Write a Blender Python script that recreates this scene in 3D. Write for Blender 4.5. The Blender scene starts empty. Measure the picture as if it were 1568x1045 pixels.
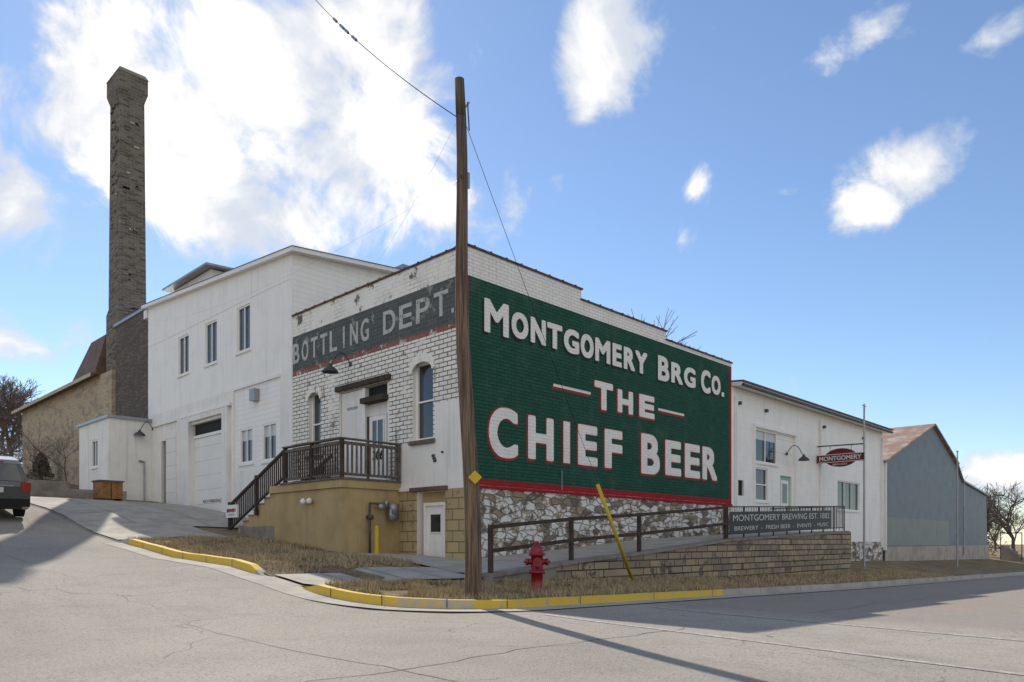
import bpy, bmesh, math, random
from mathutils import Vector, Matrix, noise
random.seed(7)
SC=bpy.context.scene
COL=bpy.context.collection

# ---------------------------------------------------------------- materials
MATS={}
def newmat(name):
    m=bpy.data.materials.new(name); m.use_nodes=True
    nt=m.node_tree; b=nt.nodes['Principled BSDF']
    MATS[name]=m
    return m,nt,b
def N(nt,t,**k):
    n=nt.nodes.new(t)
    for a,v in k.items(): setattr(n,a,v)
    return n
def math_(nt,op,a,b=None,c=None,clamp=False):
    n=N(nt,'ShaderNodeMath',operation=op); n.use_clamp=clamp
    for i,v in enumerate((a,b,c)):
        if v is None: continue
        if isinstance(v,(int,float)): n.inputs[i].default_value=v
        else: nt.links.new(v,n.inputs[i])
    return n.outputs[0]
def mix(nt,f,a,b):
    n=N(nt,'ShaderNodeMix',data_type='RGBA')
    if isinstance(f,(int,float)): n.inputs[0].default_value=f
    else: nt.links.new(f,n.inputs[0])
    for s,v in ((6,a),(7,b)):
        if isinstance(v,tuple): n.inputs[s].default_value=(v[0],v[1],v[2],1)
        else: nt.links.new(v,n.inputs[s])
    return n.outputs[2]
def noise_(nt,vec,scale,detail=4,rough=.6,dist=0):
    n=N(nt,'ShaderNodeTexNoise'); n.inputs['Scale'].default_value=scale; n.inputs['Detail'].default_value=detail
    n.inputs['Roughness'].default_value=rough; n.inputs['Distortion'].default_value=dist
    if vec is not None: nt.links.new(vec,n.inputs['Vector'])
    return n.outputs['Fac']
def ramp(nt,f,lo,hi):
    n=N(nt,'ShaderNodeMapRange',interpolation_type='SMOOTHSTEP')
    nt.links.new(f,n.inputs[0]); n.inputs[1].default_value=lo; n.inputs[2].default_value=hi
    return n.outputs[0]
def pos(nt):
    g=N(nt,'ShaderNodeNewGeometry'); return g.outputs['Position']
def wallvec(nt,sx=1,sz=1):
    """(x+y, z) coordinates: works on every wall facing X or Y"""
    s=N(nt,'ShaderNodeSeparateXYZ'); nt.links.new(pos(nt),s.inputs[0])
    u=math_(nt,'ADD',s.outputs[0],s.outputs[1])
    c=N(nt,'ShaderNodeCombineXYZ'); nt.links.new(math_(nt,'MULTIPLY',u,sx),c.inputs[0]); nt.links.new(math_(nt,'MULTIPLY',s.outputs[2],sz),c.inputs[1])
    return c.outputs[0],s
def bump(nt,b,h,strength=.5,dist=.02):
    n=N(nt,'ShaderNodeBump'); n.inputs['Strength'].default_value=strength; n.inputs['Distance'].default_value=dist
    nt.links.new(h,n.inputs['Height']); nt.links.new(n.outputs[0],b.inputs['Normal'])
def plain(name,c,rough=.7,var=.12,scale=3,bs=.25,metal=0,streak=0,c2=None,spec=.3):
    m,nt,b=newmat(name); p=pos(nt)
    n1=noise_(nt,p,scale,3); n2=noise_(nt,p,scale*11,2)
    f=ramp(nt,n1,.35,.7)
    d=c2 or tuple(x*(1-var*2) for x in c)
    col=mix(nt,f,c,d)
    col=mix(nt,math_(nt,'MULTIPLY',n2,.35),col,tuple(x*.75 for x in c))
    if streak:
        mp=N(nt,'ShaderNodeMapping'); mp.inputs['Scale'].default_value=(5,5,.35); nt.links.new(p,mp.inputs[0])
        s=ramp(nt,noise_(nt,mp.outputs[0],1.0,4),.5,.8)
        col=mix(nt,math_(nt,'MULTIPLY',s,streak),col,(.22,.19,.15))
    nt.links.new(col,b.inputs['Base Color']); b.inputs['Roughness'].default_value=rough; b.inputs['Metallic'].default_value=metal
    b.inputs['Specular IOR Level'].default_value=spec
    if bs: bump(nt,b,n2,bs,.01)
    return m
def brick(name,c1,c2,mortar,bw=.3,bh=.1,ms=.012,wear=None,wearamt=.5,wearscale=2.0,bs=.7,mfade=None,streak=0,fadecol=None,pale=None):
    m,nt,b=newmat(name); v,s=wallvec(nt)
    t=N(nt,'ShaderNodeTexBrick'); nt.links.new(v,t.inputs['Vector'])
    t.inputs['Scale'].default_value=1; t.inputs['Brick Width'].default_value=bw; t.inputs['Row Height'].default_value=bh
    t.inputs['Mortar Size'].default_value=ms; t.inputs['Mortar Smooth'].default_value=.4; t.inputs['Bias'].default_value=-.1
    for k,c in (('Color1',c1),('Color2',c2),('Mortar',mortar)): t.inputs[k].default_value=(*c,1)
    col=t.outputs['Color']; p=pos(nt)
    if mfade:
        f=ramp(nt,noise_(nt,p,.7,4,.65),*mfade)
        col=mix(nt,f,col,fadecol or c1)
    if wear:
        n=noise_(nt,p,wearscale,6,.72); f=ramp(nt,n,wearamt,wearamt+.06)
        col=mix(nt,f,col,wear)
    if pale:
        f=ramp(nt,noise_(nt,p,1.0,5,.7),.5,.75); col=mix(nt,math_(nt,'MULTIPLY',f,pale[1]),col,pale[0])
    n1=noise_(nt,p,1.3,3); col=mix(nt,math_(nt,'MULTIPLY',ramp(nt,n1,.4,.75),.22),col,tuple(x*.6 for x in c1))
    if streak:
        mp=N(nt,'ShaderNodeMapping'); mp.inputs['Scale'].default_value=(4,4,.3); nt.links.new(p,mp.inputs[0])
        sn=ramp(nt,noise_(nt,mp.outputs[0],1.0,4),.52,.8)
        col=mix(nt,math_(nt,'MULTIPLY',sn,streak),col,(.2,.17,.13))
    nt.links.new(col,b.inputs['Base Color']); b.inputs['Roughness'].default_value=.85; b.inputs['Specular IOR Level'].default_value=.2
    h=math_(nt,'ADD',math_(nt,'MULTIPLY',t.outputs['Fac'],-1),math_(nt,'MULTIPLY',noise_(nt,p,25,2),.6))
    bump(nt,b,h,bs,.012)
    return m
def rubble(name,c1,c2,c3,mortar,sx=2.2,sz=4.2,white=None,whiteamt=.5):
    m,nt,b=newmat(name); v,s=wallvec(nt,sx,sz)
    w=N(nt,'ShaderNodeVectorMath',operation='ADD'); nn=N(nt,'ShaderNodeTexNoise'); nn.inputs['Scale'].default_value=1.3
    nt.links.new(v,nn.inputs[0]); sc=N(nt,'ShaderNodeVectorMath',operation='SCALE'); sc.inputs[3].default_value=.6
    nt.links.new(nn.outputs['Color'],sc.inputs[0]); nt.links.new(v,w.inputs[0]); nt.links.new(sc.outputs[0],w.inputs[1])
    a=N(nt,'ShaderNodeTexVoronoi',voronoi_dimensions='2D'); e=N(nt,'ShaderNodeTexVoronoi',voronoi_dimensions='2D',feature='DISTANCE_TO_EDGE')
    for x in (a,e): nt.links.new(w.outputs[0],x.inputs['Vector']); x.inputs['Scale'].default_value=1
    sp=N(nt,'ShaderNodeSeparateColor'); nt.links.new(a.outputs['Color'],sp.inputs[0])
    col=mix(nt,sp.outputs[0],c1,c2); col=mix(nt,ramp(nt,sp.outputs[1],.6,.8),col,c3)
    p=pos(nt); n=noise_(nt,p,9,4,.7)
    col=mix(nt,math_(nt,'MULTIPLY',n,.5),col,tuple(x*.5 for x in c1))
    ed=ramp(nt,e.outputs['Distance'],.02,.09)
    col=mix(nt,ed,mortar,col)
    if white:
        # limewash survives on the faces of some stones and has gone from others
        wn=math_(nt,'ADD',noise_(nt,p,1.6,7,.75),math_(nt,'MULTIPLY',math_(nt,'SUBTRACT',sp.outputs[2],.5),.16))
        f=ramp(nt,wn,whiteamt,whiteamt+.07); col=mix(nt,math_(nt,'MULTIPLY',f,math_(nt,'ADD',.35,math_(nt,'MULTIPLY',ed,.6))),col,white)
    nt.links.new(col,b.inputs['Base Color']); b.inputs['Roughness'].default_value=.9; b.inputs['Specular IOR Level'].default_value=.15
    bump(nt,b,math_(nt,'ADD',ed,math_(nt,'MULTIPLY',n,.8)),1,.05)
    return m
def siding(name,c,pitch=.2,vertical=False,c2=None,streak=.25,bs=.6,metal=0,rough=.5,line_k=.35):
    m,nt,b=newmat(name); v,s=wallvec(nt); sep=N(nt,'ShaderNodeSeparateXYZ'); nt.links.new(v,sep.inputs[0])
    src=sep.outputs[0] if vertical else sep.outputs[1]
    fr=math_(nt,'FRACT',math_(nt,'DIVIDE',src,pitch)); p=pos(nt)
    line=math_(nt,'LESS_THAN',fr,.06 if pitch<1 else .015)
    n=noise_(nt,p,1.2,4); col=mix(nt,ramp(nt,n,.4,.75),c,c2 or tuple(x*.85 for x in c))
    col=mix(nt,math_(nt,'MULTIPLY',line,line_k),col,tuple(x*.45 for x in c))
    mp=N(nt,'ShaderNodeMapping'); mp.inputs['Scale'].default_value=(4,4,.3); nt.links.new(p,mp.inputs[0])
    sn=ramp(nt,noise_(nt,mp.outputs[0],1.0,4,.7),.5,.85)
    col=mix(nt,math_(nt,'MULTIPLY',sn,streak),col,(.3,.26,.2))
    nt.links.new(col,b.inputs['Base Color']); b.inputs['Roughness'].default_value=rough; b.inputs['Metallic'].default_value=metal
    b.inputs['Specular IOR Level'].default_value=.25
    if bs:
        h=math_(nt,'PINGPONG',math_(nt,'DIVIDE',src,pitch),.5) if vertical else math_(nt,'SUBTRACT',1,fr)
        bump(nt,b,h,bs,.02)
    return m

WHITE=(.84,.82,.775)
brick('worn_brick',(.83,.81,.755),(.73,.71,.655),(.12,.095,.07),bw=.36,bh=.13,ms=.017,wear=(.25,.18,.13),wearamt=.585,wearscale=1.9,mfade=(.55,.70),streak=.2)
brick('worn_parapet',(.83,.81,.76),(.77,.755,.715),(.45,.42,.38),bw=.34,bh=.12,ms=.012,wear=(.12,.10,.085),wearamt=.565,wearscale=1.1,mfade=(.38,.55),streak=.22)
brick('faded_band',(.075,.095,.095),(.11,.125,.12),(.16,.155,.14),bw=.34,bh=.12,ms=.012,wear=(.30,.29,.27),wearamt=.57,wearscale=1.8)
brick('faded_red',(.24,.085,.07),(.29,.12,.10),(.25,.2,.17),bw=.34,bh=.12,ms=.012,wear=(.6,.57,.53),wearamt=.54)
brick('green_brick',(.019,.080,.052),(.026,.095,.063),(.008,.050,.033),bw=.3,bh=.1,ms=.011,bs=.8,pale=((.07,.14,.11),.5),streak=.12)
brick('white_brick',(.83,.81,.77),(.79,.775,.735),(.58,.56,.52),bw=.3,bh=.1,ms=.010,streak=.25,bs=.7)
brick('letter_white',(.83,.81,.765),(.80,.78,.74),(.68,.66,.62),bw=.3,bh=.1,ms=.009,bs=.6,wear=(.50,.53,.49),wearamt=.64,wearscale=3,streak=.12)
brick('red_border',(.33,.018,.028),(.36,.025,.03),(.24,.015,.02),bw=.3,bh=.1,ms=.008,bs=.4)
brick('chimney_brick',(.20,.175,.145),(.085,.077,.068),(.25,.225,.19),bw=.38,bh=.15,ms=.018,wear=(.40,.33,.22),wearamt=.63,wearscale=2.6,bs=1)
brick('block_stone',(.38,.30,.20),(.21,.175,.135),(.07,.06,.048),bw=.62,bh=.20,ms=.02,wear=(.12,.105,.085),wearamt=.56,wearscale=1.6,bs=1)
rubble('rubble_white',(.38,.30,.21),(.27,.225,.17),(.15,.13,.11),(.22,.19,.155),sx=2.4,sz=5.2,white=(.74,.72,.67),whiteamt=.465)
rubble('rubble_tan',(.56,.45,.31),(.48,.39,.27),(.34,.285,.22),(.60,.53,.41),sx=1.9,sz=4.0)
rubble('rubble_dark',(.17,.15,.125),(.12,.105,.09),(.2,.165,.13),(.16,.145,.125),sx=3,sz=6)
plain('tan_paint',(.46,.345,.165),var=.1,scale=1.2,streak=.5,c2=(.36,.255,.115))
brick('tan_stone',(.46,.36,.19),(.36,.28,.15),(.22,.17,.10),bw=.5,bh=.3,ms=.02,wear=(.2,.17,.13),wearamt=.58,bs=1)
plain('white_paint',WHITE,var=.05,scale=.8,streak=.3,bs=.15)
plain('white_trim',(.85,.835,.80),var=.04,bs=.08,rough=.45)
plain('stucco',(.83,.81,.76),var=.05,scale=1.1,streak=.35,bs=.4)
siding('lap_siding',(.84,.82,.775),.19,c2=(.78,.76,.715))
siding('panel_siding',(.84,.82,.775),1.22,vertical=True,bs=0,streak=.32,c2=(.78,.76,.715),line_k=.3)
siding('panel_siding_far',(.84,.825,.785),.3,c2=(.78,.765,.725),bs=.15,streak=.35,line_k=.12)
siding('metal_blue',(.17,.205,.235),.22,vertical=True,streak=.25,bs=.7,c2=(.14,.165,.195))
siding('metal_low',(.22,.25,.24),.2,vertical=True,streak=.5,bs=.8)
siding('rust_roof',(.30,.17,.10),.5,vertical=True,c2=(.47,.43,.38),streak=.35,bs=.8)
siding('garage_panel',(.78,.765,.725),.62,c2=(.73,.715,.675),streak=.1,bs=.35)
plain('coping',(.15,.085,.055),var=.3,scale=5,bs=.4)
plain('roofing',(.17,.16,.15),var=.2,scale=2,bs=.4)
plain('tar',(.10,.093,.085),var=.2,scale=2,bs=.2)
plain('fascia_brown',(.17,.11,.075),var=.2,scale=2)
plain('soffit_tan',(.50,.43,.33),var=.15,scale=2)
plain('wood_grey',(.17,.14,.115),var=.25,scale=6,bs=.5,rough=.85)
plain('wood_brown',(.075,.055,.043),var=.25,scale=6,bs=.5,rough=.85)
plain('black_metal',(.02,.02,.022),var=.1,rough=.45)
plain('dark_void',(.018,.017,.016),bs=0)
plain('grey_metal',(.35,.36,.37),rough=.4,metal=.6,var=.1)
plain('dark_steel',(.09,.09,.10),rough=.5,metal=.3)
plain('concrete',(.44,.405,.345),var=.16,scale=1.5,streak=0,bs=.5,rough=.9,c2=(.31,.285,.245))
plain('concrete_dark',(.28,.25,.21),var=.2,scale=2,bs=.5,rough=.9,streak=.3)
plain('yellow_paint',(.62,.43,.03),rough=.6,var=.1,bs=.1)
plain('hydrant_red',(.26,.010,.014),rough=.42,var=.15,bs=.2,scale=6,spec=.5)
plain('orange_wood',(.33,.17,.06),var=.25,scale=5,bs=.2)
plain('sign_maroon',(.15,.012,.018),rough=.4)
plain('letter_black',(.012,.02,.017),var=.05,bs=.1)
plain('letter_red',(.38,.02,.03),var=.08,bs=.1)
plain('evergreen',(.035,.06,.025),var=.3,scale=2,bs=0)
plain('bark',(.14,.115,.095),var=.2,scale=5,bs=0)
plain('twig',(.17,.135,.11),var=.2,bs=0)
plain('tyre',(.015,.015,.015),bs=.1,rough=.9)
plain('tail_red',(.35,.01,.01),bs=0,rough=.2,spec=.6)
plain('rubber',(.01,.01,.01),bs=0,rough=.5)
plain('teal_door',(.30,.50,.44),var=.05,bs=0)
plain('banner_white',(.62,.61,.58),var=.05,bs=0)
def carpaint():
    m,nt,b=newmat('car_paint'); b.inputs['Base Color'].default_value=(.022,.027,.035,1); b.inputs['Metallic'].default_value=.4
    b.inputs['Roughness'].default_value=.25; b.inputs['Coat Weight'].default_value=1
    m,nt,b=newmat('glass'); b.inputs['Base Color'].default_value=(.03,.035,.04,1); b.inputs['Roughness'].default_value=.04; b.inputs['Specular IOR Level'].default_value=.9
    bump(nt,b,noise_(nt,pos(nt),1.2,2),.06,.05)
    m,nt,b=newmat('blind'); b.inputs['Base Color'].default_value=(.5,.5,.48,1)
    b.inputs['Roughness'].default_value=.15
carpaint()
def polemat():
    m,nt,b=newmat('pole_wood'); p=pos(nt)
    mp=N(nt,'ShaderNodeMapping'); mp.inputs['Scale'].default_value=(16,16,.5); nt.links.new(p,mp.inputs[0])
    n=noise_(nt,mp.outputs[0],1.5,5,.7)
    col=mix(nt,ramp(nt,n,.38,.62),(.21,.14,.09),(.06,.042,.03))
    sz=N(nt,'ShaderNodeSeparateXYZ'); nt.links.new(p,sz.inputs[0])
    col=mix(nt,math_(nt,'MULTIPLY',ramp(nt,sz.outputs[2],5.5,9),.5),col,(.05,.042,.036))
    nt.links.new(col,b.inputs['Base Color']); b.inputs['Roughness'].default_value=.9; bump(nt,b,n,.9,.02)
polemat()
def asphalt():
    m,nt,b=newmat('asphalt'); p=pos(nt)
    big=noise_(nt,p,.16,3,.6); mid=noise_(nt,p,1.4,4,.7); fine=noise_(nt,p,34,3,.8); fine2=noise_(nt,p,120,2,.8)
    sx=N(nt,'ShaderNodeSeparateXYZ'); nt.links.new(p,sx.inputs[0])
    base=mix(nt,ramp(nt,math_(nt,'ADD',sx.outputs[0],math_(nt,'MULTIPLY',mid,1.2)),-1.5,.5),(.36,.327,.275),(.30,.25,.21))
    col=mix(nt,ramp(nt,big,.38,.62),base,(.28,.255,.217))
    col=mix(nt,math_(nt,'MULTIPLY',ramp(nt,mid,.45,.7),.4),col,(.22,.20,.172))
    col=mix(nt,math_(nt,'MULTIPLY',ramp(nt,fine,.5,.66),.75),col,(.11,.098,.084))
    col=mix(nt,math_(nt,'MULTIPLY',ramp(nt,fine2,.52,.64),.65),col,(.56,.515,.44))
    nz=N(nt,'ShaderNodeTexNoise'); nz.inputs['Scale'].default_value=1.4; nz.inputs['Detail'].default_value=4; nt.links.new(p,nz.inputs[0])
    s=N(nt,'ShaderNodeVectorMath',operation='SCALE'); s.inputs[3].default_value=.9; nt.links.new(nz.outputs['Color'],s.inputs[0])
    ad=N(nt,'ShaderNodeVectorMath',operation='ADD'); nt.links.new(p,ad.inputs[0]); nt.links.new(s.outputs[0],ad.inputs[1])
    v=N(nt,'ShaderNodeTexVoronoi',voronoi_dimensions='2D',feature='DISTANCE_TO_EDGE'); v.inputs['Scale'].default_value=.42
    nt.links.new(ad.outputs[0],v.inputs['Vector'])
    cr=math_(nt,'SUBTRACT',1,ramp(nt,v.outputs['Distance'],.001,.008))
    cr=math_(nt,'MULTIPLY',math_(nt,'MULTIPLY',cr,ramp(nt,noise_(nt,p,.4,2),.46,.6)),.6)
    col=mix(nt,cr,col,(.10,.09,.08))
    nt.links.new(col,b.inputs['Base Color']); b.inputs['Roughness'].default_value=.92; b.inputs['Specular IOR Level'].default_value=.15
    bump(nt,b,fine,.8,.014)
asphalt()
def grass():
    m,nt,b=newmat('dry_ground'); p=pos(nt)
    a=noise_(nt,p,.8,4,.7); f=noise_(nt,p,22,4,.8)
    col=mix(nt,ramp(nt,a,.38,.62),(.33,.255,.15),(.15,.115,.075))
    col=mix(nt,ramp(nt,f,.4,.68),col,(.42,.34,.21))
    col=mix(nt,math_(nt,'MULTIPLY',ramp(nt,noise_(nt,p,45,3,.8),.5,.65),.7),col,(.08,.062,.04))
    nt.links.new(col,b.inputs['Base Color']); b.inputs['Roughness'].default_value=1; b.inputs['Specular IOR Level'].default_value=.05
    bump(nt,b,f,1,.06)
    for nm,c in (('blade_a',(.43,.34,.20)),('blade_b',(.25,.19,.11)),('leaf_brown',(.16,.095,.05))):
        m,nt,b=newmat(nm); b.inputs['Base Color'].default_value=(*c,1); b.inputs['Roughness'].default_value=.9
grass()
def wornpaint(name,c,under,amt,sc=6):
    m,nt,b=newmat(name); p=pos(nt)
    f=ramp(nt,noise_(nt,p,sc,6,.75),amt,amt+.1)
    col=mix(nt,f,c,under); nt.links.new(col,b.inputs['Base Color']); b.inputs['Roughness'].default_value=.8
wornpaint('yellow_curb',(.64,.43,.04),(.38,.34,.27),.54)
wornpaint('yellow_faded',(.56,.42,.13),(.42,.38,.31),.46)
wornpaint('road_white',(.48,.45,.40),(.31,.28,.24),.42,9)
wornpaint('letter_faded',(.46,.46,.43),(.17,.18,.175),.54,4)

# ---------------------------------------------------------------- mesh helpers
class MB:
    def __init__(s): s.v=[];s.f=[];s.m=[];s.names=[]
    def mi(s,n):
        if n not in s.names: s.names.append(n)
        return s.names.index(n)
    def face(s,pts,mat):
        i=len(s.v); s.v+= [tuple(p) for p in pts]; s.f.append(tuple(range(i,i+len(pts)))); s.m.append(s.mi(mat))
    def box(s,x0,x1,y0,y1,z0,z1,mat):
        x0,x1=sorted((x0,x1));y0,y1=sorted((y0,y1));z0,z1=sorted((z0,z1))
        i=len(s.v)
        s.v+=[(x0,y0,z0),(x1,y0,z0),(x1,y1,z0),(x0,y1,z0),(x0,y0,z1),(x1,y0,z1),(x1,y1,z1),(x0,y1,z1)]
        for q in ((0,3,2,1),(4,5,6,7),(0,1,5,4),(1,2,6,5),(2,3,7,6),(3,0,4,7)):
            s.f.append(tuple(i+k for k in q)); s.m.append(s.mi(mat))
    def fbox(s,fr,u0,u1,z0,z1,d0,d1,mat):
        if fr=='L': s.box(-d0,-d1,u0,u1,z0,z1,mat)
        else: s.box(u0,u1,-d0,-d1,z0,z1,mat)
    def prism(s,poly,fn,mat):
        a=[fn(p,0) for p in poly]; b=[fn(p,1) for p in poly]
        s.face(a,mat); s.face(b[::-1],mat)
        for i in range(len(poly)):
            j=(i+1)%len(poly); s.face([a[i],a[j],b[j],b[i]],mat)
    def tube(s,p0,p1,r0,r1,mat,n=8,cap=True):
        p0=Vector(p0);p1=Vector(p1);d=(p1-p0)
        if d.length<1e-6: return
        d.normalize(); a=d.orthogonal().normalized(); b=d.cross(a); i=len(s.v)
        for p,r in ((p0,r0),(p1,r1)):
            for k in range(n):
                t=2*math.pi*k/n; s.v.append(tuple(p+(a*math.cos(t)+b*math.sin(t))*r))
        for k in range(n):
            s.f.append((i+k,i+(k+1)%n,i+n+(k+1)%n,i+n+k)); s.m.append(s.mi(mat))
        if cap:
            s.f.append(tuple(i+k for k in range(n))[::-1]); s.m.append(s.mi(mat))
            s.f.append(tuple(i+n+k for k in range(n))); s.m.append(s.mi(mat))
    def lathe(s,c,prof,mat,n=20):
        i=len(s.v)
        for r,z in prof:
            for k in range(n):
                t=2*math.pi*k/n; s.v.append((c[0]+r*math.cos(t),c[1]+r*math.sin(t),c[2]+z))
        for j in range(len(prof)-1):
            for k in range(n):
                s.f.append((i+j*n+k,i+j*n+(k+1)%n,i+(j+1)*n+(k+1)%n,i+(j+1)*n+k)); s.m.append(s.mi(mat))
    def obj(s,name,parent=None,smooth=False,bevel=0):
        me=bpy.data.meshes.new(name); me.from_pydata(s.v,[],s.f)
        for n in s.names: me.materials.append(MATS[n])
        me.polygons.foreach_set('material_index',s.m)
        if smooth: me.polygons.foreach_set('use_smooth',[True]*len(s.f))
        me.update(); o=bpy.data.objects.new(name,me); COL.objects.link(o)
        if parent: o.parent=parent
        if bevel:
            md=o.modifiers.new('b','BEVEL'); md.width=bevel; md.segments=2; md.limit_method='ANGLE'
        return o
def empty(name):
    o=bpy.data.objects.new(name,None); COL.objects.link(o); o.empty_display_size=.3; return o
def P(fr,u,z,d=0): return (-d,u,z) if fr=='L' else (u,-d,z)
def wall(name,parent,fr,u0,u1,z0,z1,holes,matf,splits_u=(),splits_z=(),rev=.16,d=0,revmat='white_paint'):
    mb=MB(); us=sorted({u0,u1,*[x for x in splits_u if u0<x<u1],*[h[0] for h in holes],*[h[1] for h in holes]})
    zs=sorted({z0,z1,*[x for x in splits_z if z0<x<z1],*[h[2] for h in holes],*[h[3] for h in holes]})
    for i in range(len(us)-1):
        for j in range(len(zs)-1):
            cu=(us[i]+us[i+1])/2; cz=(zs[j]+zs[j+1])/2
            if any(h[0]<cu<h[1] and h[2]<cz<h[3] for h in holes): continue
            mb.face([P(fr,us[i],zs[j],d),P(fr,us[i+1],zs[j],d),P(fr,us[i+1],zs[j+1],d),P(fr,us[i],zs[j+1],d)],matf(cu,cz))
    for a,b,c,e in [h[:4] for h in holes]:
        for q in (((a,c),(b,c)),((b,c),(b,e)),((b,e),(a,e)),((a,e),(a,c))):
            mb.face([P(fr,*q[0],d),P(fr,*q[1],d),P(fr,*q[1],d-rev),P(fr,*q[0],d-rev)],revmat)
    return mb.obj(name,parent)
def window(name,parent,fr,u0,u1,z0,z1,frame='white_trim',fw=.06,rec=.11,mh=(0.5,),mv=(),d=0,sill=True,blind=0,gl='glass'):
    mb=MB(); g=d-rec
    mb.face([P(fr,u0,z0,g),P(fr,u1,z0,g),P(fr,u1,z1,g),P(fr,u0,z1,g)],gl)
    if blind:
        zb=z1-(z1-z0)*blind
        mb.face([P(fr,u0+fw,zb,g+.004),P(fr,u1-fw,zb,g+.004),P(fr,u1-fw,z1-fw,g+.004),P(fr,u0+fw,z1-fw,g+.004)],'blind')
    for a,b,c,e in ((u0,u0+fw,z0,z1),(u1-fw,u1,z0,z1),(u0+fw,u1-fw,z0,z0+fw),(u0+fw,u1-fw,z1-fw,z1)):
        mb.fbox(fr,a,b,c,e,g+.006,g+.07,frame)
    for t in mh:
        z=z0+(z1-z0)*t; mb.fbox(fr,u0+fw,u1-fw,z-.025,z+.025,g+.008,g+.055,frame)
    for t in mv:
        u=u0+(u1-u0)*t; mb.fbox(fr,u-.025,u+.025,z0+fw,z1-fw,g+.01,g+.06,frame)
    if sill: mb.fbox(fr,u0-.08,u1+.08,z0-.09,z0-.003,d-rec+.01,d+.06,frame)
    return mb.obj(name,parent)
GLY={}
def glyph(s):
    if s not in GLY:
        c=bpy.data.curves.new('t','FONT'); c.body=s; c.size=1; c.resolution_u=8
        o=bpy.data.objects.new('t',c); COL.objects.link(o)
        dg=bpy.context.evaluated_depsgraph_get(); me=o.evaluated_get(dg).to_mesh()
        xs=[v.co.x for v in me.vertices]; ys=[v.co.y for v in me.vertices]
        x0,x1,y0,y1=min(xs),max(xs),min(ys),max(ys)
        GLY[s]=([((v.co.x-x0)/(x1-x0),(v.co.y-y0)/(y1-y0)) for v in me.vertices],[tuple(p.vertices) for p in me.polygons])
        o.evaluated_get(dg).to_mesh_clear(); bpy.data.objects.remove(o)
    return GLY[s]
def letter(mb,fr,ch,u0,u1,z0,z1,d,mat,wt=0,wz=None):
    """a painted letter filling the box u0..u1, z0..z1; wt = extra stroke weight in metres"""
    V,Fs=glyph(ch); sg=1 if u1>u0 else -1; wz=wt*.8 if wz is None else wz
    a0,a1=u0+sg*wt,u1-sg*wt; b0,b1=z0+wz,z1-wz; k=mb.mi(mat)
    sh=[(0,0)] if wt==0 else [(0,0)]+[(math.copysign(abs(math.cos(t))**.5,math.cos(t))*wt,math.copysign(abs(math.sin(t))**.5,math.sin(t))*wz) for t in [i*math.pi/6 for i in range(12)]]
    for q,(su,sz) in enumerate(sh):
        i=len(mb.v); mb.v+=[P(fr,a0+x*(a1-a0)+su,b0+y*(b1-b0)+sz,d+.0005*q) for x,y in V]
        for f in Fs: mb.f.append(tuple(i+a for a in f)); mb.m.append(k)

# ---------------------------------------------------------------- terrain
def interp(t,T):
    if t<=T[0][0]: return T[0][1]
    for (a,b),(c,e) in zip(T,T[1:]):
        if t<=c: return b+(e-b)*(t-a)/(c-a)
    return T[-1][1]
HILL=[(-30,-.05),(-8,-.02),(-6,.01),(-5,.06),(-4,.15),(-3,.25),(-2,.38),(-1,.5),(0,.62),(3,.76),(5,.97),(7,1.15),(9,1.38),(10,1.55),(12,1.95),(14,2.25),(18,2.7),(22,3.05),(30,4.0),(44,5.7),(60,7.0),(120,9),(800,9)]
HX=[(-400,.6),(-60,.45),(-13,.40),(-5,.35),(11,0),(39,-.45),(120,-1.3),(800,-2)]
def sm(t): t=max(0,min(1,t)); return t*t*(3-2*t)
def g(x,y):
    h=interp(y,HILL); k=sm((x-6)/20); cap=.85
    h=h*(1-k)+min(h,cap)*k
    return interp(x,HX)+h
def lines(a,b,far,step):
    L=[a+i*step for i in range(int(round((b-a)/step))+1)]
    t=step
    x=b
    while x<far: t*=1.35; x+=t; L.append(x)
    t=step; x=a
    while x>-far: t*=1.35; x-=t; L.insert(0,x)
    return L
XS=lines(-30,60,900,1.0); YS=lines(-30,60,900,1.0)
def sheet(name,xs,ys,hf,mat,cell=None,parent=None):
    vi={};V=[];Fc=[]
    def vid(i,j):
        if (i,j) not in vi:
            vi[(i,j)]=len(V); r=hf(xs[i],ys[j]); V.append(r if isinstance(r,tuple) else (xs[i],ys[j],r))
        return vi[(i,j)]
    for i in range(len(xs)-1):
        for j in range(len(ys)-1):
            cx=(xs[i]+xs[i+1])/2; cy=(ys[j]+ys[j+1])/2
            if cell and not cell(cx,cy): continue
            Fc.append((vid(i,j),vid(i+1,j),vid(i+1,j+1),vid(i,j+1)))
    me=bpy.data.meshes.new(name); me.from_pydata(V,[],Fc); me.materials.append(MATS[mat])
    me.polygons.foreach_set('use_smooth',[True]*len(Fc))
    o=bpy.data.objects.new(name,me); COL.objects.link(o)
    if parent: o.parent=parent
    return o
sheet('ground',XS,YS,lambda x,y:g(x,y)-.06,'dry_ground')
sheet('road',XS,YS,lambda x,y:g(x,y),'asphalt',cell=lambda x,y:(-24<y<-5 and x>-80) or (-22<x<-5 and y>-24))
CX,CY,RR=-4.0,-3.5,2.5
def clampcurb(x,y,ins=0.0):
    r=RR-ins
    x=max(x,-6.5+ins); y=max(y,-6.0+ins)
    if x<CX and y<CY:
        dx,dy=x-CX,y-CY; L=math.hypot(dx,dy)
        if L>r: x=CX+dx/L*r; y=CY+dy/L*r
    return x,y
def drop(x,y):
    k=1.0
    if x<-4.6:
        k=min(k, sm((abs(y+2.0)-.75)/.5))
        if 6.0<y<17.5: k=min(k,max(1-sm((y-6)/1.0),sm((y-16.7)/.8), sm((x+6.3)/1.8)))
    return k
def lotz(x,y): return g(x,y)+.115*drop(x,y)+.012
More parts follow.
